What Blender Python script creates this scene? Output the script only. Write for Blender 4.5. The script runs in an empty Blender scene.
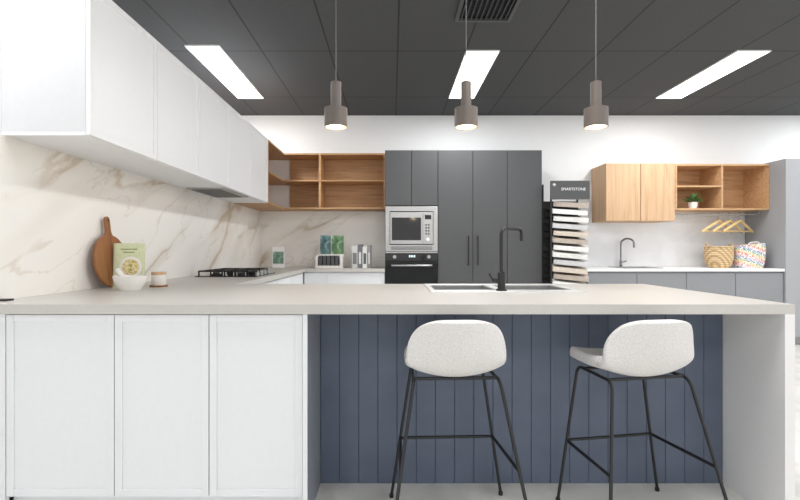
import bpy, bmesh, math, random
from mathutils import Vector, Matrix
random.seed(4)
S=bpy.context.scene
COL=S.collection
def lin(c):
    r=[]
    for v in c[:3]:
        v=v/255.0
        r.append(v/12.92 if v<=0.04045 else ((v+0.055)/1.055)**2.4)
    return (r[0],r[1],r[2],1)
# ---------------------------------------------------------------- materials
class M:
    def __init__(s,name,col=(200,200,200),rough=.5,metal=0,emit=None,es=1,alpha=None,spec=None):
        s.m=bpy.data.materials.new(name); s.m.use_nodes=True
        s.n=s.m.node_tree.nodes; s.l=s.m.node_tree.links
        s.b=s.n['Principled BSDF']
        s.b.inputs['Base Color'].default_value=lin(col)
        s.b.inputs['Roughness'].default_value=rough
        s.b.inputs['Metallic'].default_value=metal
        if spec is not None: s.b.inputs['Specular IOR Level'].default_value=spec
        if emit:
            s.b.inputs['Emission Color'].default_value=lin(emit); s.b.inputs['Emission Strength'].default_value=es
    def new(s,t,**k):
        n=s.n.new(t)
        for a,b in k.items(): setattr(n,a,b)
        return n
    def coord(s,scale=(1,1,1),rot=(0,0,0)):
        t=s.new('ShaderNodeTexCoord'); m=s.new('ShaderNodeMapping')
        m.inputs['Scale'].default_value=scale; m.inputs['Rotation'].default_value=rot
        s.l.new(t.outputs['Object'],m.inputs['Vector']); return m.outputs['Vector']
    def noise(s,vec,scale,detail=3,rough=.5,dist=0):
        n=s.new('ShaderNodeTexNoise'); n.inputs['Scale'].default_value=scale
        n.inputs['Detail'].default_value=detail; n.inputs['Roughness'].default_value=rough
        n.inputs['Distortion'].default_value=dist
        s.l.new(vec,n.inputs['Vector']); return n.outputs['Fac']
    def ramp(s,fac,stops,interp=None):
        r=s.new('ShaderNodeValToRGB'); e=r.color_ramp.elements
        if interp: r.color_ramp.interpolation=interp
        while len(e)<len(stops): e.new(.5)
        for i,(p,c) in enumerate(stops):
            e[i].position=p; e[i].color=lin(c)
        s.l.new(fac,r.inputs['Fac']); return r.outputs['Color']
    def math(s,op,a,b=None):
        n=s.new('ShaderNodeMath',operation=op)
        for i,v in enumerate((a,b)):
            if v is None: continue
            if isinstance(v,(int,float)): n.inputs[i].default_value=v
            else: s.l.new(v,n.inputs[i])
        return n.outputs[0]
    def mix(s,f,a,b,mode='MIX'):
        n=s.new('ShaderNodeMix',data_type='RGBA',blend_type=mode)
        for i,v in ((0,f),(6,a),(7,b)):
            if isinstance(v,(int,float)): n.inputs[i].default_value=v
            elif isinstance(v,tuple): n.inputs[i].default_value=lin(v)
            else: s.l.new(v,n.inputs[i])
        return n.outputs[2]
    def base(s,c): s.l.new(c,s.b.inputs['Base Color'])
    def bump(s,h,st=.2,d=.01):
        b=s.new('ShaderNodeBump'); b.inputs['Strength'].default_value=st; b.inputs['Distance'].default_value=d
        s.l.new(h,b.inputs['Height']); s.l.new(b.outputs['Normal'],s.b.inputs['Normal'])
def plain(name,col,rough=.5,metal=0,var=6,sc=40,**k):
    m=M(name,col,rough,metal,**k)
    f=m.noise(m.coord(),sc,3)
    lo=tuple(max(0,c-var) for c in col); hi=tuple(min(255,c+var) for c in col)
    m.base(m.ramp(f,[(.3,lo),(.7,hi)])); return m.m
def wood(name,c1,c2,axis='x',rough=.5):
    m=M(name,c1,rough)
    sc={'x':(1.2,22,22),'z':(22,22,1.2),'y':(22,1.2,22)}[axis]
    v=m.coord(sc)
    f=m.noise(v,1.6,6,.6,.5); g=m.noise(v,6,4,.6,.2)
    c=m.ramp(f,[(.32,c2),(.5,c1),(.7,tuple(min(255,x+12) for x in c1))])
    m.base(m.mix(m.math('MULTIPLY',g,.35),c,c2)); m.bump(g,.08,.002); return m.m
def marble(name,base,vein,cloud,strength=1.0,ang=35,rough=.2):
    m=M(name,base,rough)
    t=m.new('ShaderNodeTexCoord'); sp=m.new('ShaderNodeSeparateXYZ'); m.l.new(t.outputs['Object'],sp.inputs[0])
    p=m.math('ADD',sp.outputs['X'],sp.outputs['Y']); z=sp.outputs['Z']
    ca,sa=math.cos(math.radians(ang)),math.sin(math.radians(ang))
    a=m.math('ADD',m.math('MULTIPLY',p,ca),m.math('MULTIPLY',z,sa))
    b=m.math('ADD',m.math('MULTIPLY',p,-sa),m.math('MULTIPLY',z,ca))
    cb=m.new('ShaderNodeCombineXYZ'); m.l.new(m.math('MULTIPLY',a,.48),cb.inputs[0]); m.l.new(m.math('MULTIPLY',b,1.5),cb.inputs[1]); v=cb.outputs[0]
    w=m.new('ShaderNodeTexNoise'); w.inputs['Scale'].default_value=2.4; w.inputs['Detail'].default_value=6; w.inputs['Roughness'].default_value=.62
    m.l.new(v,w.inputs['Vector'])
    vm=m.new('ShaderNodeVectorMath',operation='MULTIPLY_ADD'); m.l.new(w.outputs['Color'],vm.inputs[0])
    vm.inputs[1].default_value=(.34,.34,.34); m.l.new(v,vm.inputs[2]); vv=vm.outputs[0]
    def vein_f(scale,width,seed):
        mp=m.new('ShaderNodeMapping'); mp.inputs['Location'].default_value=(seed,seed*2,seed); m.l.new(vv,mp.inputs['Vector'])
        n=m.noise(mp.outputs['Vector'],scale,1,.4)
        a=m.math('ABSOLUTE',m.math('SUBTRACT',n,.5))
        mr=m.new('ShaderNodeMapRange'); mr.inputs['From Max'].default_value=width
        mr.inputs['To Min'].default_value=1; mr.inputs['To Max'].default_value=0
        m.l.new(a,mr.inputs['Value']); return mr.outputs['Result']
    a=vein_f(1.3,.022,3.1); b=vein_f(2.6,.010,7.7); c=vein_f(1.3,.13,3.1)
    msk=m.noise(v,1.8,2)
    mk2=m.ramp(msk,[(.42,(40,40,40)),(.60,(255,255,255))])
    cl=m.mix(m.math('MULTIPLY',m.math('MULTIPLY',c,mk2),.75*strength),base,cloud)
    x=m.mix(m.math('MULTIPLY',m.math('MULTIPLY',a,mk2),.8*strength),cl,vein)
    x=m.mix(m.math('MULTIPLY',b,.3*strength),x,vein)
    m.base(x); return m.m

WHITE=plain('white_lacquer',(232,234,237),.35,var=1)
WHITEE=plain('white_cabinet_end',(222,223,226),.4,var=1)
WHITEU=plain('white_lacquer_upper',(238,239,241),.4,var=1)
INK=plain('white_print',(245,245,245),.5,var=1)
WALLW=plain('white_wall_paint',(243,244,245),.7,var=1)
KICK=plain('kickboard_grey',(150,150,150),.5)
WORKTOP=plain('warm_grey_stone',(196,193,188),.35,var=2,sc=120)
LITSTONE=plain('lit_worktop_stone',(234,233,233),.4,var=2,sc=160)  # same stone as the worktop, brightness of the lit face put into its colour
GREYD=plain('charcoal_laminate',(79,80,82),.5,var=1)
GREYL=plain('mid_grey_laminate',(140,142,146),.5,var=1)
GREYT=plain('soft_grey_laminate',(162,164,168),.5,var=1)
SLATE=plain('slate_grey_face',(136,142,151),.5,var=1)
BLACK=plain('matt_black_metal',(24,24,26),.4,var=2)
GUN=plain('gunmetal',(50,50,52),.35,.6,var=2)
GLASSB=plain('black_glass',(14,15,17),.08,var=1)
STEEL=plain('polished_steel',(234,234,233),.36,.6,var=3)
STEELB=plain('bowl_steel',(176,177,178),.3,.8,var=4)
APPL=plain('brushed_steel',(176,176,176),.35,.75,var=5)
CORDM=plain('dark_cord',(84,82,80),.5)
OAK=wood('oak_veneer',(206,166,124),(178,136,96),'x')
OAKZ=wood('oak_veneer_light',(206,171,136),(186,150,114),'z')
OAKD=wood('oak_veneer_warm',(194,152,108),(164,122,82),'x')
BOARDW=wood('acacia_wood',(158,104,60),(104,64,36),'z',.45)
HANGW=wood('pale_beech',(240,212,154),(220,184,124),'x')
MARB=marble('calacatta_marble',(245,242,237),(192,170,142),(220,211,200),1.0,30)
TILEW=plain('white_stone_tile',(238,239,241),.3,var=3,sc=6)
PEND=plain('taupe_matt_metal',(92,83,77),.5,.0,var=2)
CREAM=plain('cream_ceramic',(236,233,228),.35,var=2)

m=M('navy_panel_paint',(92,103,122),.5); f=m.noise(m.coord(),8,3); m.base(m.ramp(f,[(.3,(88,98,116)),(.7,(95,105,123))])); NAVY=m.m
m=M('boucle_fabric',(224,222,220),.95); f=m.noise(m.coord(),200,3,.6)
m.base(m.ramp(f,[(.32,(208,206,204)),(.62,(227,225,223))])); m.bump(f,.12,.002); FAB=m.m
m=M('polished_concrete',(214,212,204),.25); v=m.coord(); f=m.noise(v,2.2,7,.65); g=m.noise(v,30,4)
c=m.ramp(f,[(.3,(208,206,198)),(.55,(232,230,223)),(.75,(242,240,235))]); m.base(m.mix(m.math('MULTIPLY',g,.15),c,(190,188,180))); FLOORM=m.m
m=M('dark_ceiling_tile',(64,65,68),.85); t=m.new('ShaderNodeTexCoord'); sp=m.new('ShaderNodeSeparateXYZ'); m.l.new(t.outputs['Object'],sp.inputs[0])
def gl(o,off,per,w):
    a=m.math('FRACT',m.math('DIVIDE',m.math('ADD',o,off),per))
    a=m.math('ABSOLUTE',m.math('SUBTRACT',a,.5)); return m.math('GREATER_THAN',a,.5-w/per/2)
gg=m.math('MAXIMUM',gl(sp.outputs['X'],1.75+6,.6,.014),gl(sp.outputs['Y'],12-3.98,1.2,.014))
f=m.noise(t.outputs['Object'],90,3)
m.base(m.mix(gg,m.ramp(f,[(.3,(67,68,70)),(.7,(75,76,78))]),(38,38,40))); CEILM=m.m
m=M('led_diffuser',(255,255,255),.5,emit=(255,255,255),es=7); LED=m.m
m=M('warm_diffuser',(255,230,190),.5,emit=(255,186,106),es=2.4); WARM=m.m
m=M('wicker',(205,170,120),.8); v=m.coord(); w=m.new('ShaderNodeTexWave',bands_direction='Z'); w.inputs['Scale'].default_value=14; w.inputs['Distortion'].default_value=1.5
m.l.new(v,w.inputs['Vector']); w2=m.new('ShaderNodeTexWave',bands_direction='DIAGONAL'); w2.inputs['Scale'].default_value=10; m.l.new(v,w2.inputs['Vector'])
h=m.math('MULTIPLY',w.outputs['Fac'],w2.outputs['Fac']); m.base(m.ramp(h,[(0,(178,146,102)),(.45,(232,206,164))])); m.bump(h,.6,.01); WICK=m.m
m=M('patterned_cloth',(235,232,225),.9); v=m.coord((1,1,1)); vo=m.new('ShaderNodeTexVoronoi'); vo.inputs['Scale'].default_value=75; m.l.new(v,vo.inputs['Vector'])
sp=m.new('ShaderNodeSeparateXYZ'); m.l.new(v,sp.inputs[0])
fx=m.math('FRACT',m.math('MULTIPLY',m.math('ADD',sp.outputs['Z'],m.math('MULTIPLY',sp.outputs['X'],.35)),8.2))
pc=m.ramp(fx,[(0,(214,96,84)),(.2,(236,196,96)),(.4,(84,150,130)),(.6,(92,124,186)),(.8,(226,150,160))],'CONSTANT')
k=m.math('LESS_THAN',vo.outputs['Distance'],.5); m.base(m.mix(k,(240,238,232),pc)); CLOTH=m.m
m=M('leaf_green',(70,110,60),.6); f=m.noise(m.coord(),30,3); m.base(m.ramp(f,[(.3,(62,104,56)),(.7,(120,160,98))])); LEAF=m.m
def picture(name,cols,sc=18):
    m=M(name,cols[0],.4); v=m.coord(); f=m.noise(v,sc,3,.5,1.0)
    n=len(cols); m.base(m.ramp(f,[(.3+.4*i/(n-1),c) for i,c in enumerate(cols)])); return m.m
# ---------------------------------------------------------------- mesh helpers
def bb(bm,x0,x1,y0,y1,z0,z1,mi=0):
    vs=[bm.verts.new((x,y,z)) for z in (z0,z1) for x,y in ((x0,y0),(x1,y0),(x1,y1),(x0,y1))]
    out=[]
    for q in ((3,2,1,0),(4,5,6,7),(0,1,5,4),(1,2,6,5),(2,3,7,6),(3,0,4,7)):
        f=bm.faces.new([vs[i] for i in q]); f.material_index=mi; out.append(f)
    return out
def frame_of(d):
    d=d.normalized(); a=Vector((0,0,1)) if abs(d.z)<.9 else Vector((1,0,0))
    u=d.cross(a).normalized(); return u,d.cross(u)
def tube(bm,pts,r,seg=12,cap=True,rs=None):
    pts=[Vector(p) for p in pts]; rings=[]; u=None
    for i,p in enumerate(pts):
        d=(pts[min(i+1,len(pts)-1)]-pts[max(i-1,0)]).normalized()
        if u is None: u,_=frame_of(d)
        u=(u-d*u.dot(d)).normalized(); w=d.cross(u); rr=rs[i] if rs else r
        rings.append([bm.verts.new(p+(u*math.cos(2*math.pi*j/seg)+w*math.sin(2*math.pi*j/seg))*rr) for j in range(seg)])
    for a,b in zip(rings,rings[1:]):
        for j in range(seg): bm.faces.new((a[j],a[(j+1)%seg],b[(j+1)%seg],b[j]))
    if cap: bm.faces.new(rings[0][::-1]); bm.faces.new(rings[-1])
def fillet(pts,rad,n=6):
    pts=[Vector(p) for p in pts]; out=[pts[0]]
    for a,b,c in zip(pts,pts[1:],pts[2:]):
        d1=(a-b);d2=(c-b); r=min(rad,d1.length*.49,d2.length*.49)
        p=b+d1.normalized()*r; q=b+d2.normalized()*r
        for i in range(n+1):
            t=i/n; out.append(p*(1-t)**2+b*2*t*(1-t)+q*t*t)
    out.append(pts[-1]); return out
def lathe(bm,prof,c=(0,0,0),seg=40,sx=1,sy=1):
    rings=[]
    for r,z in prof:
        if r<1e-6: rings.append([bm.verts.new((c[0],c[1],c[2]+z))])
        else: rings.append([bm.verts.new((c[0]+sx*r*math.cos(2*math.pi*j/seg),c[1]+sy*r*math.sin(2*math.pi*j/seg),c[2]+z)) for j in range(seg)])
    for a,b in zip(rings,rings[1:]):
        for j in range(seg):
            k=(j+1)%seg
            if len(a)==1 and len(b)==1: continue
            if len(a)==1: bm.faces.new((a[0],b[k],b[j]))
            elif len(b)==1: bm.faces.new((a[j],a[k],b[0]))
            else: bm.faces.new((a[j],a[k],b[k],b[j]))
def outline(bm,pts2,t,axis='y',off=(0,0,0)):
    def mp(a,b,c):
        return {'y':(a,c,b),'x':(c,a,b),'z':(a,b,c)}[axis]
    A=[bm.verts.new(Vector(mp(a,b,0))+Vector(off)) for a,b in pts2]
    B=[bm.verts.new(Vector(mp(a,b,t))+Vector(off)) for a,b in pts2]
    bm.faces.new(A); bm.faces.new(B[::-1]); n=len(A)
    for i in range(n): bm.faces.new((A[i],B[i],B[(i+1)%n],A[(i+1)%n]))
def finish(bm,name,mat,parent=None,loc=(0,0,0),bev=0,smooth=False,subd=0,label=None,keep=False):
    bmesh.ops.recalc_face_normals(bm,faces=bm.faces)
    me=bpy.data.meshes.new(name); bm.to_mesh(me); bm.free()
    o=bpy.data.objects.new(name,me); COL.objects.link(o)
    for mm in (mat if isinstance(mat,list) else [mat]): me.materials.append(mm)
    if smooth:
        for p in me.polygons: p.use_smooth=True
        me.set_sharp_from_angle(angle=math.radians(42))
    if bev and not smooth:
        b=o.modifiers.new('bevel','BEVEL'); b.width=bev; b.segments=2; b.limit_method='ANGLE'; b.angle_limit=.7
    if subd:
        s=o.modifiers.new('sub','SUBSURF'); s.levels=s.render_levels=subd
    o.location=loc
    if parent: o.parent=parent
    if label: o['label']=label
    return o
class Thing:
    def __init__(s,name,label,cat,loc,group=None,rotz=0,world=True,kind=None):
        s.e=bpy.data.objects.new(name,None); s.e.empty_display_size=.05; COL.objects.link(s.e)
        s.e.location=loc; s.e.rotation_euler=(0,0,rotz); s.L=Vector(loc) if world else Vector((0,0,0))
        s.e['label']=label; s.e['category']=cat
        if group: s.e['group']=group
        if kind: s.e['kind']=kind
        s.parts=[]
    def put(s,bm,name,mat,parent=None,**k):
        bmesh.ops.translate(bm,verts=bm.verts,vec=-s.L)
        o=finish(bm,name,mat,parent or s.e,**k); s.parts.append(o); return o
    def box(s,name,b,mat,parent=None,**k):
        bm=bmesh.new(); bb(bm,*b); return s.put(bm,name,mat,parent,**k)
    def boxes(s,name,bs,mat,parent=None,**k):
        bm=bmesh.new()
        for b in bs: bb(bm,*b)
        return s.put(bm,name,mat,parent,**k)
    def text(s,body,size,loc,mat,name='lettering',parent=None):
        cu=bpy.data.curves.new('tmp_text','FONT'); cu.body=body; cu.size=size; cu.align_x='CENTER'; cu.extrude=.001
        t=bpy.data.objects.new('tmp_text',cu); COL.objects.link(t)
        me=bpy.data.meshes.new_from_object(t); bpy.data.objects.remove(t)
        me.transform(Matrix.Rotation(math.pi/2,4,'X')); me.transform(Matrix.Translation(Vector(loc)-s.L))
        me.materials.clear(); me.materials.append(mat); me.name=name
        o=bpy.data.objects.new(name,me); COL.objects.link(o); o.parent=parent or s.e; return o
def solo(bm,name,mat,label,cat,loc,group=None,world=True,kind=None,**k):
    if world: bmesh.ops.translate(bm,verts=bm.verts,vec=-Vector(loc))
    o=finish(bm,name,mat,None,loc=loc,**k); o['label']=label; o['category']=cat
    if group: o['group']=group
    if kind: o['kind']=kind
    return o
def copy_tree(root,loc,rotz=None,label=None):
    kids=[o for o in bpy.data.objects if o.parent==root]
    n=root.copy(); COL.objects.link(n); n.location=loc
    if rotz is not None: n.rotation_euler=(0,0,rotz)
    if label: n['label']=label
    for k in kids:
        c=k.copy(); COL.objects.link(c); c.parent=n
        for kk in [o for o in bpy.data.objects if o.parent==k]:
            d=kk.copy(); COL.objects.link(d); d.parent=c
    return n
def shell(name,b,mat):
    bm=bmesh.new(); bb(bm,*b); o=finish(bm,name,mat); o['kind']='structure'; o['label']={'floor':'pale polished concrete floor','ceiling':'dark grey tiled suspended ceiling'}.get(name,'white painted wall'); o['category']=name.split('_')[0]; return o
def shaker(bm,ax,face,a0,a1,z0,z1,t=.02,fr=.03,rec=.005,d=-1,g=.0015):
    a0+=g;a1-=g;z0+=g;z1-=g
    def B(p0,p1,q0,q1,f0,f1):
        f0,f1=min(f0,f1),max(f0,f1)
        if ax=='y': bb(bm,p0,p1,f0,f1,q0,q1)
        else: bb(bm,f0,f1,p0,p1,q0,q1)
    back=face-d*t; r=face-d*rec
    if fr:
        B(a0+fr,a1-fr,z0+fr,z1-fr,r,back)
        B(a0,a0+fr,z0,z1,face,back);B(a1-fr,a1,z0,z1,face,back)
        B(a0+fr,a1-fr,z0,z0+fr,face,back);B(a0+fr,a1-fr,z1-fr,z1,face,back)
    else: B(a0,a1,z0,z1,face,back)
H=1.12;F=450.
CZ=2.88;BW=5.89;LW=-1.72
# ---------------------------------------------------------------- room
shell('floor',(-6,8,-4,BW+.1,-.05,0),FLOORM)
shell('ceiling',(-6,8,-4,BW+.1,CZ,CZ+.05),CEILM)
shell('wall_back',(-6,8,BW,BW+.1,0,CZ),WALLW)
shell('wall_left',(LW-.12,LW,1.8,BW,0,2.31),WALLW)
# splashbacks
UB,UT=1.625,2.31; UX=-1.33
bm=bmesh.new(); bb(bm,LW+.001,LW+.012,1.82,BW-.001,.9,UB); solo(bm,'splashback',MARB,'cream marble splashback with tan veins beside the hob','splashback',(0,0,0),group='stone splashbacks')
bm=bmesh.new(); bb(bm,LW+.013,-.084,BW-.012,BW-.001,.9,UB); solo(bm,'splashback',MARB,'cream marble splashback behind the corner bench','splashback',(0,0,0),group='stone splashbacks')
bm=bmesh.new(); bb(bm,2.24,4.608,BW-.012,BW-.001,.9,1.62); solo(bm,'splashback',TILEW,'plain white stone splashback above the laundry bench','splashback',(0,0,0),group='stone splashbacks')
# ---------------------------------------------------------------- ceiling lights and added fill panels
def area(loc,rot,sx,sy,e,c=(1,1,1)):
    l=bpy.data.lights.new('panel_and_fill_light','AREA'); l.shape='RECTANGLE'; l.size=sx; l.size_y=sy; l.energy=e; l.color=c
    o=bpy.data.objects.new('panel_and_fill_light',l); COL.objects.link(o); o.location=loc; o.rotation_euler=rot
for x,y,e in [(a,b,e) for b,e in ((3.96,26),(1.0,28),(-1.8,16)) for a in (-4.03,-1.63,.8,3.19,5.59)]:  # outer columns and nearer rows are unseen panels added to brighten the room
    ye=y+1.24; y0=y-(.10 if (x==-1.63 and y>3) else 0)
    T=Thing('ceiling_and_fill_light','long white LED panel set in dark ceiling, unseen ones added for fill','ceiling light',(x,y+.6,CZ-.012),group='ceiling light panels')
    T.boxes('frame',[(x-.15,x-.14,y0,ye,CZ-.012,CZ),(x+.14,x+.15,y0,ye,CZ-.012,CZ),(x-.14,x+.14,y0,y0+.01,CZ-.012,CZ),(x-.14,x+.14,ye-.01,ye,CZ-.012,CZ)],INK)
    T.box('diffuser',(x-.14,x+.14,y0+.01,ye-.01,CZ-.008,CZ),LED)
    if x<-3: e*=.4
    if x>5: e*=1.3
    if x==-1.63 and y<3: e*=.55
    area((x,y+.6,CZ-.02),(0,0,0),.28,1.18,e)
# vent
vx0,vx1,vy0,vy1=.48,.90,3.03,3.44
T=Thing('ceiling_vent','square dark louvred air vent in ceiling','air vent',(.69,3.3,CZ-.02))
T.boxes('frame',[(vx0,vx1,vy0,vy0+.025,CZ-.02,CZ),(vx0,vx1,vy1-.025,vy1,CZ-.02,CZ),(vx0,vx0+.025,vy0+.025,vy1-.025,CZ-.02,CZ),(vx1-.025,vx1,vy0+.025,vy1-.025,CZ-.02,CZ)],GREYD)
bm=bmesh.new()
for i in range(10):
    x=vx0+.04+i*.037; bb(bm,x,x+.006,vy0+.025,vy1-.025,CZ-.018,CZ-.003)
T.put(bm,'louvres',GREYD)
bm=bmesh.new(); bb(bm,vx0+.025,vx1-.025,vy0+.025,vy1-.025,CZ-.002,CZ-.0005); T.put(bm,'duct',GLASSB)
# ---------------------------------------------------------------- pendants
Yp=2.37;PZ=1.765
T=Thing('pendant_lamp','taupe two-tier cylinder pendant over island','pendant lamp',(-.295,Yp,PZ),group='island pendants',world=False)
bm=bmesh.new(); lathe(bm,[(0,.02),(.054,.02),(.054,.0),(.060,.0),(.060,.1),(0,.1)]); T.put(bm,'lamp_shade',PEND,smooth=True)
bm=bmesh.new(); lathe(bm,[(0,.1),(.027,.1),(.027,.238),(0,.238)]); T.put(bm,'lamp_holder',PEND,smooth=True)
bm=bmesh.new(); tube(bm,[(0,0,.238),(0,0,CZ-PZ)],.0025,8); T.put(bm,'cord',CORDM)
bm=bmesh.new(); lathe(bm,[(0,.003),(.053,.003),(.053,.019),(0,.019)]); T.put(bm,'diffuser',WARM)
for x in (.39,1.074): copy_tree(T.e,(x,Yp,PZ))
for x in (-.295,.39,1.074):
    l=bpy.data.lights.new('pendant_bulb','POINT'); l.energy=2.0; l.color=(1,.8,.55); l.shadow_soft_size=.03
    o=bpy.data.objects.new('pendant_bulb',l); COL.objects.link(o); o.location=(x,Yp,PZ-.04)
# ---------------------------------------------------------------- worktop with hole & waterfall
bm=bmesh.new(); z0,z1=.86,.9
sx0,sx1,sy0,sy1=.21,.99,2.42,2.78
IX1=1.63
bb(bm,LW+.001,sx0,1.82,2.92,z0,z1); bb(bm,sx1,IX1,1.82,2.92,z0,z1)
bb(bm,sx0,sx1,1.82,sy0,z0,z1); bb(bm,sx0,sx1,sy1,2.92,z0,z1)
bb(bm,LW+.001,-1.02,2.92,5.27,z0,z1); bb(bm,LW+.001,-.084,5.27,BW-.013,z0,z1)
bb(bm,IX1-.04,IX1,1.82,2.92,0,z0,1)  # waterfall end takes the stone colour brightened as if lit
solo(bm,'worktop',[WORKTOP,LITSTONE],'continuous warm-grey stone worktop with waterfall end coloured as if lit','worktop',(0,0,0))
# island white cabinets
FY=1.845; KZ=.106
edges=[-1.584,-1.139,-.751,-.365]
for a,b in zip(edges,edges[1:]):
    T=Thing('island_cabinet','white slim-framed cabinet under stone worktop','cabinet',((a+b)/2,2.0,0),group='white island cabinets')
    T.boxes('body',[(a,b,FY+.02,2.45,KZ,.858)],KICK)
    bm=bmesh.new(); shaker(bm,'y',FY,a,b,KZ,.856,g=.002,rec=.005); T.put(bm,'door',WHITE,bev=.0015)
    T.box('kickboard',(a,b,FY+.04,FY+.06,0,KZ),WHITE)
bm=bmesh.new(); bb(bm,LW+.001,-1.586,FY,FY+.02,0,.858); solo(bm,'filler_strip',WHITE,'narrow white filler strip beside wall','filler strip',(LW+.05,FY,0))
bm=bmesh.new(); fs=bb(bm,-.363,-.344,1.83,2.158,0,.858); fs[3].material_index=1  # inner face is a darker slate grey than the rest of the board
solo(bm,'end_board',[WHITE,SLATE],'end board with white edge and slate-grey inner face','end board',(-.354,2,0))
# island rear carcass + navy cladding
T=Thing('sink_cabinet','sink cabinet clad in navy vertical boards under breakfast overhang','cabinet',(.6,2.5,0))
T.boxes('body',[(-.344,-.326,2.181,2.88,.1,.858),(1.57,1.588,2.181,2.88,.1,.858),(-.326,1.57,2.181,2.88,.1,.118)],WHITE)
bm=bmesh.new(); x=-.344; xe=IX1-.041; n=21; w=(xe-x)/n
bb(bm,x,xe,2.168,2.18,0,.858)
for i in range(n):
    a=x+i*w;b=a+w; g=.0025
    A=[(a,2.164),(a+g,2.16),(b-g,2.16),(b,2.164)]
    lo=[bm.verts.new((p,q,.0)) for p,q in A]; hi=[bm.verts.new((p,q,.858)) for p,q in A]
    for j in range(3): bm.faces.new((lo[j],lo[j+1],hi[j+1],hi[j]))
T.put(bm,'board_cladding',NAVY,label='navy grooved vertical-board cladding')
for i in range(3):
    a=-.344+i*.644; bm=bmesh.new(); shaker(bm,'y',2.90,a,a+.644,.12,.856,d=1); T.put(bm,'door',WHITE)
T.box('kickboard',(-.344,1.588,2.8,2.82,0,.1),KICK)
# ---------------------------------------------------------------- sink
T=Thing('kitchen_sink','stainless steel double-bowl sink set in worktop','sink',(.59,2.6,.9))
bm=bmesh.new(); zt=.907
x0,x1,y0,y1=.20,1.00,2.31,2.85
bowls=[(.23,.56,2.42,2.78),(.61,.97,2.42,2.78)]
bb(bm,x0,x1,y0,2.42,.9,zt); bb(bm,x0,x1,2.78,y1,.9,zt)
bb(bm,x0,.23,2.42,2.78,.9,zt); bb(bm,.56,.61,2.42,2.78,.9,zt); bb(bm,.97,x1,2.42,2.78,.9,zt)
T.put(bm,'rim',STEEL,bev=.002)
for a,b,c,d in bowls:
    bm=bmesh.new(); z=.74;t=.003
    bb(bm,a,b,c,d,z,z+t); bb(bm,a,a+t,c,d,z,.9); bb(bm,b-t,b,c,d,z,.9); bb(bm,a,b,c,c+t,z,.9); bb(bm,a,b,d-t,d,z,.9)
    T.put(bm,'bowl',STEELB)
    bm=bmesh.new(); lathe(bm,[(0,.0),(.04,.0),(.04,.003),(0,.003)],((a+b)/2,(c+d)/2,.743),24); T.put(bm,'drain',APPL)
# tap
T=Thing('kitchen_tap','gunmetal gooseneck tap on steel sink rim','tap',(.575,2.365,.907),world=False)
bm=bmesh.new(); lathe(bm,[(0,0),(.029,0),(.029,.006),(.020,.010),(.020,.095),(.011,.1),(0,.1)]); T.put(bm,'base',GUN,smooth=True)
bm=bmesh.new(); tube(bm,fillet([(0,0,.09),(0,0,.328),(.135,.10,.328),(.135,.10,.262)],.045,10),.010,14); T.put(bm,'spout',GUN,smooth=True)
bm=bmesh.new(); tube(bm,[(-.0,0,.05),(-.05,-.01,.055)],.011,12); tube(bm,[(-.045,-.01,.055),(-.07,-.02,.09)],.005,10); T.put(bm,'lever',GUN,smooth=True)
# ---------------------------------------------------------------- left wall uppers
for i in range(5):
    a=1.98+i*.57; b=a+.57
    T=Thing('wall_cabinet','white slim-framed overhead cabinet on marble wall','cabinet',(-1.53,a+.285,UB),group='white overhead cabinets')
    T.box('body',(LW+.001,UX-.02,a+.0005,b-.0005,UB+.016,UT),WHITEE)
    T.box('bottom_panel',(LW+.001,UX-.02,a+.0005,b-.0005,UB,UB+.016),WHITEU)
    bm=bmesh.new(); shaker(bm,'x',UX,a,b,UB,UT,d=1,g=.003,rec=.006); T.put(bm,'door',WHITEU,bev=.002)
T=Thing('range_hood','slim grey undermount range hood','range hood',(-1.53,3.95,UB-.012))
T.box('body',(-1.67,-1.36,3.65,4.25,UB-.010,UB),APPL)
T.box('filter',(-1.64,-1.40,3.68,4.22,UB-.013,UB-.010),GREYD)
# oak open shelving
T=Thing('wall_shelf','open oak shelf unit on marble wall beside overhead cabinets','shelf',(-1.53,5.3,UB),group='oak corner shelves')
T.boxes('body',[(LW+.001,UX,4.835,4.853,UB,UT),(LW+.001,UX,4.853,BW-.013,UT-.018,UT),(LW+.013,UX,4.853,BW-.013,UB,UB+.018),(LW+.001,LW+.012,4.853,BW-.013,UB+.018,UT-.018)],OAKD)
T.box('shelf',(LW+.013,UX-.01,4.853,BW-.013,1.965,1.983),OAKD)
SY=5.53
T=Thing('wall_shelf','open oak shelf unit beside charcoal tall cabinet','shelf',(-.7,5.7,UB),group='oak corner shelves')
X0,X1=UX+.001,-.086
T.boxes('body',[(X1-.018,X1,SY,BW-.013,UB,UT),(X0,X1-.018,SY,BW-.013,UT-.018,UT),(X0,X1-.018,SY,BW-.013,UB,UB+.018),(X0,X1-.018,BW-.025,BW-.013,UB+.018,UT-.018)],OAKD)
T.box('divider',(-.90,-.875,SY,BW-.025,UB+.018,UT-.018),OAKD)
T.box('shelf',(-.875,X1-.018,SY+.01,BW-.025,1.965,1.983),OAKD)
T.box('shelf',(X0,-.90,SY+.01,BW-.025,1.965,1.983),OAKD)
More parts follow.
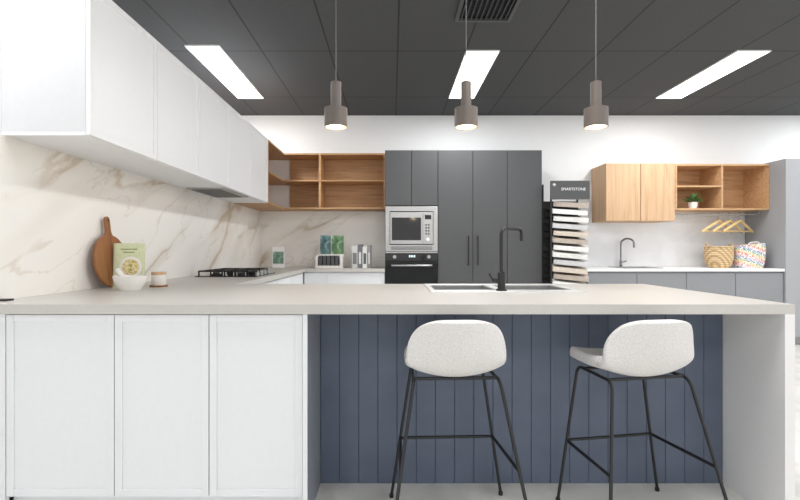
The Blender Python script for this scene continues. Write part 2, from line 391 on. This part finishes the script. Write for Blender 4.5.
# ---------------------------------------------------------------- base cabinets L
LX=-1.04
for i in range(4):
    a=2.925+i*.585; b=a+.585
    T=Thing('base_cabinet','white drawer cabinet under grey worktop','cabinet',(-1.4,a+.29,0),group='white base cabinets')
    T.box('body',(LW+.001,LX-.02,a+.0005,b-.0005,.12,.858),WHITE)
    for z,zz in ((.12,.42),(.42,.70),(.70,.85)):
        bm=bmesh.new(); shaker(bm,'x',LX,a,b,z,zz,fr=.02,d=1); T.put(bm,'drawer',WHITE)
    T.box('kickboard',(LX-.08,LX-.06,a,b,0,.12),KICK)
for a,b in ((-1.035,-.765),(-.765,-.086)):
    T=Thing('base_cabinet','white drawer cabinet on back wall under grey worktop','cabinet',((a+b)/2,5.6,0),group='white base cabinets')
    T.box('body',(a+.0005,b-.0005,5.31,BW-.001,.12,.858),WHITE)
    for z,zz in ((.12,.42),(.42,.70),(.70,.85)):
        bm=bmesh.new(); shaker(bm,'y',5.29,a,b,z,zz,fr=.02); T.put(bm,'drawer',WHITE)
    T.box('kickboard',(a,b,5.35,5.37,0,.12),KICK)
# ---------------------------------------------------------------- tall cabinets
TY=5.29; TT=2.296
ta,tb=-.082,.54
T=Thing('oven_tower','charcoal tall cabinet housing microwave and oven','cabinet',((ta+tb)/2,5.6,0))
T.boxes('body',[(ta,ta+.018,TY+.02,BW-.001,.1,TT),(tb-.018,tb-.001,TY+.02,BW-.001,.1,TT),(ta+.018,tb-.018,TY+.02,BW-.001,1.637,TT),(ta+.018,tb-.018,TY+.02,BW-.001,.1,.49),(ta+.018,tb-.018,BW-.02,BW-.001,.49,1.637)],GREYD)
for a,b in ((ta,.229),(.229,tb)):
    bm=bmesh.new(); shaker(bm,'y',TY,a,b,1.64,TT,fr=0,g=.003); T.put(bm,'door',GREYD,bev=.002)
bm=bmesh.new(); shaker(bm,'y',TY,ta,tb,.1,.48,fr=0); T.put(bm,'drawer',GREYD)
T.box('kickboard',(ta,tb,TY+.06,TY+.08,0,.1),BLACK)
for i,(a,b) in enumerate(((.54,.95),(.95,1.355),(1.355,1.765))):
    T=Thing('tall_cabinet','charcoal full-height flat-door pantry cabinet','cabinet',((a+b)/2,5.6,0),group='charcoal tall cabinets')
    T.box('body',(a+.0005,b-.0005,TY+.02,BW-.001,.1,TT),GREYD)
    bm=bmesh.new(); shaker(bm,'y',TY,a,b,.1,TT,fr=0,g=.003); D=T.put(bm,'door',GREYD,bev=.002)
    if i<2:
        hx=b-.055 if i==0 else a+.055
        bm=bmesh.new(); tube(bm,fillet([(hx,TY,.95),(hx,TY-.035,.95),(hx,TY-.035,1.28),(hx,TY,1.28)],.01,3),.007,8); T.put(bm,'handle',BLACK,D,label='black bar handle')
    T.box('kickboard',(a,b,TY+.06,TY+.08,0,.1),BLACK)
# microwave
ma,mb=ta+.02,tb-.02
T=Thing('built_in_microwave','stainless steel built-in microwave above oven','microwave',((ma+mb)/2,5.5,1.1))
T.box('body',(ma+.02,mb-.02,TY+.0,5.7,1.115,1.615),BLACK)
T.boxes('trim_frame',[(ma-.015,mb+.015,TY-.015,TY,1.575,1.632),(ma-.015,mb+.015,TY-.015,TY,1.105,1.18),(ma-.015,ma+.035,TY-.015,TY,1.18,1.575),(mb-.035,mb+.015,TY-.015,TY,1.18,1.575)],APPL,bev=.002)
T.boxes('vent_slots',[(ma+.05,mb-.05,TY-.0165,TY-.015,1.125+.014*i,1.131+.014*i) for i in range(3)],BLACK)
T.box('door',(ma+.04,.36,TY-.02,TY,1.19,1.565),APPL,bev=.003)
T.box('window',(ma+.06,.34,TY-.023,TY-.02,1.235,1.50),GLASSB)
T.box('control_panel',(.362,mb-.04,TY-.02,TY,1.19,1.565),APPL,bev=.003)
T.box('display',(.385,mb-.06,TY-.022,TY-.02,1.48,1.53),GLASSB)
T.boxes('buttons',[(.39+.03*i,.41+.03*i,TY-.022,TY-.02,1.30+.035*j,1.32+.035*j) for i in range(2) for j in range(4)],GREYD)
bm=bmesh.new(); tube(bm,[(.42,TY-.02,1.245),(.42,TY-.035,1.245)],.02,20); T.put(bm,'knob',STEEL,smooth=False)
# oven
T=Thing('built_in_oven','black glass and steel built-in oven','oven',((ma+mb)/2,5.5,.49))
T.box('body',(ma,mb,TY+.0,5.8,.492,1.09),BLACK)
T.box('control_panel',(ma-.015,mb+.015,TY-.02,TY,.99,1.10),GLASSB,bev=.002)
T.box('trim',(ma-.015,mb+.015,TY-.021,TY,1.085,1.10),APPL)
T.box('display',(.16,.30,TY-.022,TY-.02,1.015,1.075),GLASSB)
m=M('pale_digits',(210,235,240),emit=(210,235,240),es=1)
T.boxes('clock_digits',[(.20+.02*i,.21+.02*i,TY-.0235,TY-.022,1.035,1.06) for i in range(4)],m.m)
for x in (.03,.43):
    bm=bmesh.new(); tube(bm,[(x,TY-.02,1.04),(x,TY-.045,1.04)],.02,16); T.put(bm,'knob',APPL)
D=T.box('door',(ma-.015,mb+.015,TY-.02,TY,.495,.985),GLASSB,bev=.002)
bm=bmesh.new(); tube(bm,fillet([(.0,TY-.02,.94),(.0,TY-.055,.94),(.46,TY-.055,.94),(.46,TY-.02,.94)],.01,3),.011,10); T.put(bm,'handle',APPL,D,smooth=True,label='steel bar handle')
# ---------------------------------------------------------------- stone sample rack
T=Thing('sample_rack','black display rack holding stone samples beside tall cabinet','display rack',(2.02,5.2,0))
rx0,rx1=1.79,2.22; ry0,ry1=4.98,5.38
T.boxes('frame',[(rx0,rx0+.018,ry0+.1,ry0+.12,0,1.9),(rx0,rx0+.018,ry1-.02,ry1,0,1.9),(rx1-.018,rx1,ry1-.02,ry1,0,1.9),(rx0+.018,rx1-.018,ry1-.015,ry1,.05,1.7),(rx0,rx1,ry0,ry1,0,.05)],BLACK,bev=.002)
T.box('header',(rx0-.005,rx1+.005,ry0+.08,ry0+.10,1.69,1.90),GREYD,bev=.002)
SP=.082
levels=[.20+i*SP for i in range(18)]
T.boxes('ledges',[(rx0+.02,rx1-.02,ry0+.26,ry1-.02,z,z+.006) for z in levels],BLACK)
T.text('SMARTSTONE',.044,((rx0+rx1)/2+.035,ry0+.077,1.79),INK)
bm=bmesh.new()
for a in range(6):
    an=a*math.pi/3; tube(bm,[(rx0+.035,ry0+.079,1.855),(rx0+.035+.020*math.cos(an),ry0+.079,1.855+.020*math.sin(an))],.003,6)
T.put(bm,'logo',INK)
tones=[('white',(238,237,234)),('beige',(222,210,196)),('grey',(166,166,168)),('white',(246,246,244)),('pale grey',(214,214,216)),('white',(240,240,238)),('taupe',(192,180,168)),('cream',(234,228,218))]
for i,z in enumerate(levels):
    bm=bmesh.new(); bb(bm,-.185,.185,-.15,.15,0,.052)
    tn,tc=tones[(i*3+i//5)%8]
    o=solo(bm,'stone_sample',plain('stone_sample',tc,.3,var=6,sc=30),'%s stone sample slab tilted on black rack ledge'%tn,'stone sample',((rx0+rx1)/2+.032+(.020 if i%2 else -.006),ry0+.21,z+.022),group='stone samples on rack',world=False,bev=.003)
    o.rotation_euler=(math.radians(6),math.radians(5),math.radians(-20 if i%2 else -14))
# ---------------------------------------------------------------- laundry
LY=5.29
xs=[2.30,2.88,3.46,4.04,4.605]
for a,b in zip(xs,xs[1:]):
    T=Thing('laundry_cabinet','mid-grey flat-door laundry base cabinet','cabinet',((a+b)/2,5.6,0),group='grey laundry base cabinets')
    T.box('body',(a+.0005,b-.0005,LY+.02,BW-.001,.1,.866),GREYL)
    bm=bmesh.new(); shaker(bm,'y',LY,a,b,.1,.85,fr=0,g=.003); T.put(bm,'door',GREYL,bev=.002)
    T.box('kickboard',(a,b,LY+.06,LY+.08,0,.1),KICK)
bm=bmesh.new(); bb(bm,2.28,4.607,LY-.015,BW-.013,.868,.9); solo(bm,'laundry_benchtop',WALLW,'white benchtop over grey laundry cabinets','worktop',(3.4,5.6,.87),bev=.002)
T=Thing('tall_cabinet','soft-grey full-height laundry cabinet at end of bench','cabinet',(5.0,5.6,0))
T.box('body',(4.61,6.0,LY+.0,BW-.001,.1,2.19),GREYT)
for a,b in ((4.61,5.07),(5.07,5.53),(5.53,6.0)):
    bm=bmesh.new(); shaker(bm,'y',LY-.02,a,b,.1,2.19,fr=0); T.put(bm,'door',GREYT,bev=.001)
T.box('kickboard',(4.61,6.0,LY+.04,LY+.06,0,.1),KICK)
# uppers
UY=5.49
T=Thing('wall_cabinet','pale oak two-door overhead cabinet above laundry bench','cabinet',(3.03,5.7,1.474))
a,b=2.61,3.455
T.box('body',(a,b,UY+.02,BW-.001,1.474,2.18),OAKZ)
for p,q in ((a,(a+b)/2),((a+b)/2,b)):
    bm=bmesh.new(); shaker(bm,'y',UY,p,q,1.474,2.18,fr=0,g=.003); T.put(bm,'door',OAKZ,bev=.002)
T=Thing('wall_shelf','open oak wall shelf beside pale oak cabinet','shelf',(4.0,5.7,1.61))
a,b=3.458,4.606; t=.02; z0,z1=1.61,2.17; yb=BW-.001; mid=4.03
T.boxes('body',[(a,a+t,UY,yb,z0,z1),(b-t,b,UY,yb,z0,z1),(a+t,b-t,UY,yb,z0,z0+t),(a+t,b-t,UY,yb,z1-t,z1),(a+t,b-t,yb-.01,yb,z0+t,z1-t)],OAK)
T.box('divider',(mid-.01,mid+.01,UY,yb-.01,z0+t,z1-t),OAK)
T.box('shelf',(a+t,mid-.01,UY+.005,yb-.01,1.89,1.908),OAK)
# plant
T=Thing('potted_plant','small green plant in white pot on oak shelf','plant',(3.73,5.58,1.63),world=False)
bm=bmesh.new(); lathe(bm,[(0,0),(.042,0),(.055,.08),(.050,.08),(.046,.065),(0,.065)],seg=24); T.put(bm,'pot',CREAM,smooth=True)
bm=bmesh.new()
for i in range(120):
    a=random.uniform(0,6.28); e=random.uniform(.0,1.4); L=random.uniform(.07,.15); w=.018
    d=Vector((math.cos(a)*math.cos(e),math.sin(a)*math.cos(e)*.8,math.sin(e)*.9)); s=d.cross(Vector((0,0,1))).normalized()*w
    p=Vector((0,0,.085)); q=p+d*L
    v=[bm.verts.new(x) for x in (p+d*L*.3,p+d*L*.65+s,q-Vector((0,0,.012)),p+d*L*.65-s)]
    bm.faces.new(v)
o=T.put(bm,'foliage',LEAF); o['kind']='stuff'
# rail + hangers
T=Thing('clothes_rail','thin steel clothes rail under oak shelf','rail',(4.0,5.62,1.56))
bm=bmesh.new(); tube(bm,[(3.465,5.62,1.565),(4.603,5.62,1.565)],.010,12); T.put(bm,'rail',APPL,smooth=True)
for x in (3.48,4.58):
    bm=bmesh.new(); tube(bm,[(x,5.62,1.565),(x,5.62,1.61)],.006,8); T.put(bm,'bracket',APPL)
def hanger(loc,rot):
    T=Thing('coat_hanger','pale timber coat hanger on steel rail','hanger',loc,group='hangers on laundry rail',world=False,rotz=rot)
    bm=bmesh.new(); P=[]
    for i in range(13):
        u=-1+i/6; P.append((u*.265,.015*u*u,-.085-.135*abs(u)**1.1))
    tube(bm,P,.013,10,rs=[.014+.006*(1-abs(-1+i/6)) for i in range(13)])
    T.put(bm,'shoulder_bar',HANGW,smooth=True)
    bm=bmesh.new(); tube(bm,[(-.245,.012,-.214),(.245,.012,-.214)],.009,8); T.put(bm,'trouser_bar',HANGW,smooth=True)
    bm=bmesh.new(); P=[(.0,0,-.085),(0,0,-.03)]
    for i in range(10):
        a=-math.pi/2+.3+i*.45; P.append((.018*math.cos(a),0,-.002+.018*math.sin(a)))
    tube(bm,P,.003,6); T.put(bm,'hook',APPL)
for x,r in ((4.08,.34),(4.21,.34),(4.34,.34)): hanger((x,5.62,1.568),r)
# laundry sink/tap
T=Thing('laundry_sink','small inset steel sink in white benchtop','sink',(2.98,5.55,.9))
T.boxes('rim',[(2.76,3.22,5.34,5.37,.9,.910),(2.76,3.22,5.74,5.76,.9,.910),(2.76,2.79,5.37,5.74,.9,.910),(3.19,3.22,5.37,5.74,.9,.910)],APPL)
T.box('bowl',(2.79,3.19,5.37,5.74,.9,.902),GREYD)
T=Thing('laundry_tap','chrome gooseneck tap behind laundry sink','tap',(2.95,5.80,.9),world=False)
DST=plain('dark_chrome',(150,150,152),.2,.9)
bm=bmesh.new(); lathe(bm,[(0,0),(.028,0),(.026,.01),(.018,.02),(.018,.09),(0,.09)],seg=20); T.put(bm,'base',DST,smooth=True)
bm=bmesh.new(); P=[(0,0,.08),(0,0,.30)]+[(.0+.055-.055*math.cos(a),-.055+.055*math.cos(a),.30+.065*math.sin(a)) for a in [i*math.pi/10 for i in range(1,11)]]+[(.11,-.11,.25)]
tube(bm,P,.012,12); T.put(bm,'spout',DST,smooth=True)
bm=bmesh.new(); tube(bm,[(.015,0,.06),(.07,-.01,.08)],.006,8); T.put(bm,'lever',DST)
# basket
def rr(w,d,r,n=6):
    P=[]
    for cx,cy,a0 in ((w-r,d-r,0),(-w+r,d-r,90),(-w+r,-d+r,180),(w-r,-d+r,270)):
        for i in range(n+1):
            a=math.radians(a0+90*i/n); P.append((cx+r*math.cos(a),cy+r*math.sin(a)))
    return P
def loft(bm,secs,capb=True,capt=False):
    rings=[[bm.verts.new(p) for p in s] for s in secs]
    for a,b in zip(rings,rings[1:]):
        n=len(a)
        for j in range(n): bm.faces.new((a[j],a[(j+1)%n],b[(j+1)%n],b[j]))
    if capb: bm.faces.new(rings[0][::-1])
    if capt: bm.faces.new(rings[-1])
T=Thing('laundry_basket','pale woven wicker basket on white benchtop','basket',(4.03,5.55,.9),world=False)
bm=bmesh.new(); secs=[]
for w,z in ((.105,0),(.135,.05),(.15,.11),(.153,.18),(.148,.25),(.138,.25),(.138,.18),(.10,.02)):
    secs.append([(x,y,z) for x,y in rr(w,w*.8,w*.7)])
loft(bm,secs,True,True); T.put(bm,'body',WICK,smooth=True)
bm=bmesh.new(); P=[(x,y,.255) for x,y in rr(.145,.116,.10)]; P.append(P[0]); tube(bm,P,.012,8,cap=False); T.put(bm,'braided_rim',WICK,smooth=True)
for s in (-1,1):
    bm=bmesh.new(); tube(bm,[(s*.145,-.04,.25),(s*.15,-.03,.295),(s*.15,.03,.295),(s*.145,.04,.25)],.008,8); T.put(bm,'handle',WICK,smooth=True)
T=Thing('laundry_bag','multicoloured patterned cloth bag standing beside wicker basket','bag',(4.36,5.50,.9),world=False)
bm=bmesh.new(); secs=[]
for i,(w,z) in enumerate(((.13,0),(.15,.05),(.16,.14),(.16,.22),(.156,.29),(.146,.29),(.14,.2),(.11,.03))):
    secs.append([(x*(1+.04*math.sin(9*y+i)),y*(1+.06*math.sin(20*x+i)),z+ (.012*math.sin(14*x) if z>.2 else 0)) for x,y in rr(w,w*.6,w*.35,8)])
loft(bm,secs,True,True); T.put(bm,'body',CLOTH,smooth=True)
bm=bmesh.new(); tube(bm,fillet([(-.09,-.085,.24),(-.07,-.09,.31),(.05,-.095,.32),(.08,-.09,.24)],.04),.006,8); T.put(bm,'handle',CREAM,smooth=True)
# ---------------------------------------------------------------- gas hob
T=Thing('gas_cooktop','black gas cooktop with cast-iron trivets','cooktop',(-1.34,3.95,.9))
hx0,hx1,hy0,hy1=-1.60,-1.10,3.65,4.25
T.box('glass_top',(hx0,hx1,hy0,hy1,.9,.908),GLASSB,bev=.003)
gz=.952
for x,y,r in ((-1.48,3.79,.04),(-1.48,4.11,.03),(-1.27,3.79,.03),(-1.27,4.11,.05)):
    bm=bmesh.new(); lathe(bm,[(0,0),(r,0),(r,.012),(r*.7,.014),(r*.7,.024),(0,.024)],(x,y,.908),20); T.put(bm,'burner',BLACK)
    bm=bmesh.new()
    for dx,dy in ((.1,0),(0,.12)):
        bb(bm,x-dx-.004,x+dx+.004,y-dy-.004,y+dy+.004,gz-.012,gz)
    for sx in (-1,1):
        bb(bm,x+sx*.095-.005,x+sx*.095+.005,y-.12,y+.12,gz-.012,gz); bb(bm,x-.095,x+.095,y+sx*.12-.005,y+sx*.12+.005,gz-.012,gz)
        for sy in (-1,1): bb(bm,x+sx*.095-.005,x+sx*.095+.005,y+sy*.12-.005,y+sy*.12+.005,.908,gz)
    T.put(bm,'trivet',BLACK)
for i in range(4):
    bm=bmesh.new(); tube(bm,[(-1.13,3.78+i*.11,.908),(-1.13,3.78+i*.11,.936)],.017,14); T.put(bm,'knob',APPL)
# ---------------------------------------------------------------- cutting board
T=Thing('cutting_board','round acacia chopping board with handle leaning on marble','chopping board',(LW+.075,2.65,.9),world=False)
bm=bmesh.new(); R=.155; P=[]
hw=.02
a0=math.asin(hw*1.5/R)
for i in range(41):
    a=math.pi/2+a0+(2*math.pi-2*a0)*i/40; P.append((R*math.cos(a),R+R*math.sin(a)))
P+=[(hw,2*R+.02),(hw,2*R+.085),(hw*.75,2*R+.103),(0,2*R+.11),(-hw*.75,2*R+.103),(-hw,2*R+.085),(-hw,2*R+.02)]
outline(bm,P,.018,'x'); T.put(bm,'board',BOARDW,bev=.004)
bm=bmesh.new(); tube(bm,[(.019,.0,2*R+.085),(-.001,0,2*R+.085)],.007,14); T.put(bm,'hanging_hole',BLACK)
T.e.rotation_euler=(0,-math.radians(6.5),0.0)
# recipe book
T=Thing('recipe_book','pale green cookbook with food photo standing against chopping board','book',(-1.543,2.63,.9),world=False,rotz=.12)
COV=picture('cookbook_dish',[(120,140,70),(210,190,110),(236,226,190),(196,120,70)],50)
CG=plain('cookbook_green',(214,220,182),.4)
bm=bmesh.new(); bb(bm,-.078,.078,.004,.018,.004,.256); T.put(bm,'pages',CREAM)
bm=bmesh.new(); bb(bm,-.082,.082,0,.004,0,.26); bb(bm,-.082,.082,.018,.022,0,.26); bb(bm,-.084,-.078,0,.022,0,.26); T.put(bm,'cover',CG)
bm=bmesh.new()
def disc(bm,cx,cz,r,y,t=.0006):
    tube(bm,[(cx,y,cz),(cx,y-t,cz)],r,28)
disc(bm,.012,.12,.062,0); T.put(bm,'cover_plate',CREAM)
bm=bmesh.new(); disc(bm,.012,.12,.047,-.0006); T.put(bm,'cover_dish',COV)
bm=bmesh.new()
for i,w in enumerate((.045,.03)): bb(bm,-w,w,-.001,0,.222-.018*i,.228-.018*i)
T.put(bm,'cover_lettering',plain('olive_ink',(136,150,96)))
T.e.rotation_euler=(-.06,0,.12)
# mortar bowl
T=Thing('mortar_bowl','white ceramic mortar with pestle','bowl',(-1.43,2.46,.9),world=False)
bm=bmesh.new(); lathe(bm,[(0,0),(.050,0),(.054,.006),(.066,.025),(.080,.055),(.085,.078),(.081,.080),(.073,.055),(.05,.03),(0,.025)]); T.put(bm,'bowl',CREAM,smooth=True)
bm=bmesh.new(); tube(bm,[(-.02,.01,.04),(-.06,.02,.078),(-.09,.03,.11)],.01,12,rs=[.018,.011,.014]); T.put(bm,'pestle',CREAM,smooth=True)
# candle on coaster
cx,cy=-1.40,2.70
bm=bmesh.new(); lathe(bm,[(0,0),(.05,0),(.05,.01),(0,.01)],(cx,cy,.9),28); solo(bm,'coaster',BOARDW,'round dark timber coaster on worktop','coaster',(cx,cy,.9),bev=.002)
T=Thing('candle_jar','small white candle jar with timber lid on coaster','candle',(cx,cy,.91),world=False)
bm=bmesh.new(); lathe(bm,[(0,0),(.037,0),(.04,.004),(.04,.062),(0,.062)],seg=28); T.put(bm,'jar',CREAM,smooth=True)
bm=bmesh.new(); lathe(bm,[(0,.062),(.041,.062),(.041,.078),(0,.078)],seg=28); T.put(bm,'lid',OAKZ)
# tag
bm=bmesh.new(); bb(bm,-1.715,-1.655,1.93,1.97,.9,.908); solo(bm,'worktop_tag',BLACK,'small dark name tag lying on worktop','tag',(-1.69,1.95,.9))
# ---------------------------------------------------------------- back bench display
def card(x0,x1,y,z0,z1,mat,label,cat='display card'):
    bm=bmesh.new(); bb(bm,x0,x1,y,y+.008,z0,z1); return solo(bm,'display_card',mat,label,cat,((x0+x1)/2,y,z0),group='display cards on corner bench')
T=Thing('booklet','small booklet with teal photo cover standing against marble','book',(-1.41,5.6,.9))
T.box('cover',(-1.49,-1.34,5.60,5.615,.9,1.16),INK,bev=.002)
T.box('cover_photo',(-1.48,-1.35,5.598,5.60,.95,1.10),picture('booklet_photo',[(80,120,110),(130,160,140),(190,205,190)],10))
T=Thing('sample_box','cream display box with dark sample slots','display box',(-.76,5.55,.9))
T.boxes('body',[(-.93,-.60,5.45,5.62,.9,.93),(-.93,-.60,5.56,5.62,.93,1.07),(-.93,-.90,5.45,5.56,.93,1.04),(-.63,-.60,5.45,5.56,.93,1.04)],CREAM,bev=.002)
T.boxes('sample_tiles',[(-.89+.05*i,-.85+.05*i,5.46,5.55,.93,1.05) for i in range(5)],GREYD)
card(-.89,-.76,5.58,1.07,1.30,picture('teal_picture',[(40,56,60),(90,130,132),(200,210,204)],9),'teal and dark picture card on display box')
card(-.75,-.60,5.58,1.07,1.30,picture('leafy_picture',[(50,80,60),(100,140,96),(216,222,200)],9),'leafy green picture card on display box')
bc=[((206,204,202),.075,.27),((110,112,116),.055,.29),((236,234,230),.06,.26),((150,150,150),.045,.28)]
x=-.49
for i,(c,w,hh) in enumerate(bc):
    T=Thing('sample_binder','%s upright sample binder on back bench'%['pale grey','dark grey','white','mid-grey'][i],'binder',(x+w/2,5.57,.9),group='binders on back bench')
    T.box('cover',(x,x+w-.004,5.48,5.68,.9,.9+hh),plain('binder',c,.5),bev=.003)
    T.box('label_strip',(x+.012,x+w-.016,5.478,5.48,.95,.95+hh*.5),plain('binder_label',[(120,120,120),(220,220,220),(90,100,100),(230,230,230)][i],.5))
    x+=w
# ---------------------------------------------------------------- stools
def cr(P,t):
    n=len(P)-1; x=t*n; i=min(int(x),n-1); f=x-i
    p0=P[max(i-1,0)];p1=P[i];p2=P[i+1];p3=P[min(i+2,n)]
    return [.5*((2*b)+(-a+c)*f+(2*a-5*b+4*c-d)*f*f+(-a+3*b-3*c+d)*f**3) for a,b,c,d in zip(p0,p1,p2,p3)]
T=Thing('bar_stool','pale boucle low-back bar stool on thin black legs','stool',(.255,1.86,0),group='bar stools at island',world=False)
prof=[(.245,.650),(.21,.668),(.10,.664),(.0,.652),(-.050,.660),(-.085,.71),(-.104,.79),(-.112,.852)]
bm=bmesh.new(); NU,NV=18,30; G=[]
for j in range(NV+1):
    row=[]
    for i in range(NU+1):
        a=-1+2*i/NU; b=-1+2*j/NV
        bbv=b*(1-.12*abs(a)**3.5)
        aa=a*(1-.24*abs(b)**7)
        y,z=cr(prof,(bbv+1)/2)
        t=(bbv+1)/2; back=max(0,min(1,(t-.42)/.4)); back=back*back*(3-2*back)
        w=.178+.012*(1-abs(2*t-1)**2)
        if t>.62: w-=.022*((t-.62)/.38)**1.3
        if t<.5: w+=.010*(1-t/.5)
        x=aa*w; y+=back*.07*aa*aa; z+=(1-back)*.020*aa*aa - back*.008*aa*aa + .03*aa*aa*math.exp(-((t-.5)/.14)**2)
        row.append(bm.verts.new((x,y,z)))
    G.append(row)
for j in range(NV):
    for i in range(NU): bm.faces.new((G[j][i],G[j][i+1],G[j+1][i+1],G[j+1][i]))
o=T.put(bm,'seat_shell',FAB)
for p in o.data.polygons: p.use_smooth=True
me=o.data
pz=sum(p.normal.z for p in me.polygons)
sd=o.modifiers.new('sol','SOLIDIFY'); sd.thickness=.047; sd.offset=-1 if pz>0 else 1
sb=o.modifiers.new('sub','SUBSURF'); sb.levels=sb.render_levels=2
FZ=.603
tops={'n':(.172,-.075,FZ),'f':(.160,.18,FZ)}; feet={'n':(.272,-.20,.008),'f':(.25,.19,.008)}
r=.0068
for k in 'nf':
    for s in (-1,1):
        a=Vector(tops[k]);b=Vector(feet[k]);a.x*=s;b.x*=s; mdl=Vector((.166*s,.047,FZ))
        bm=bmesh.new(); tube(bm,fillet([b,a,mdl],.04,8),r,10); tube(bm,[(b.x,b.y,0),(b.x,b.y,.014)],.010,10); T.put(bm,'leg',BLACK,smooth=True)
bm=bmesh.new()
for yy in (-.045,.13): tube(bm,[(-.167,yy,FZ),(.167,yy,FZ)],r,10)
T.put(bm,'seat_frame',BLACK,smooth=True)
def on(k,s,z):
    a=Vector(tops[k]);b=Vector(feet[k]);t=(z-b.z)/(a.z-b.z);p=b+(a-b)*t;p.x*=s;return p
zf=.27; bm=bmesh.new(); tube(bm,fillet([on('n',-1,zf),on('f',-1,zf),on('f',1,zf),on('n',1,zf)],.02),r,10); T.put(bm,'footrest',BLACK,smooth=True)
T.e.rotation_euler=(0,0,.04)
copy_tree(T.e,(1.02,1.865,0),.17)
# ---------------------------------------------------------------- world & camera
w=bpy.data.worlds.new('world'); S.world=w; w.use_nodes=True
w.node_tree.nodes['Background'].inputs[0].default_value=(1,1,1,1); w.node_tree.nodes['Background'].inputs[1].default_value=1.42
cd=bpy.data.cameras.new('camera'); cd.lens=20.25; cd.sensor_width=36; cd.shift_x=.01
co=bpy.data.objects.new('camera',cd); COL.objects.link(co); co.location=(0,0,H); co.rotation_euler=(math.pi/2,0,0)
S.camera=co
S.view_settings.view_transform='Standard'
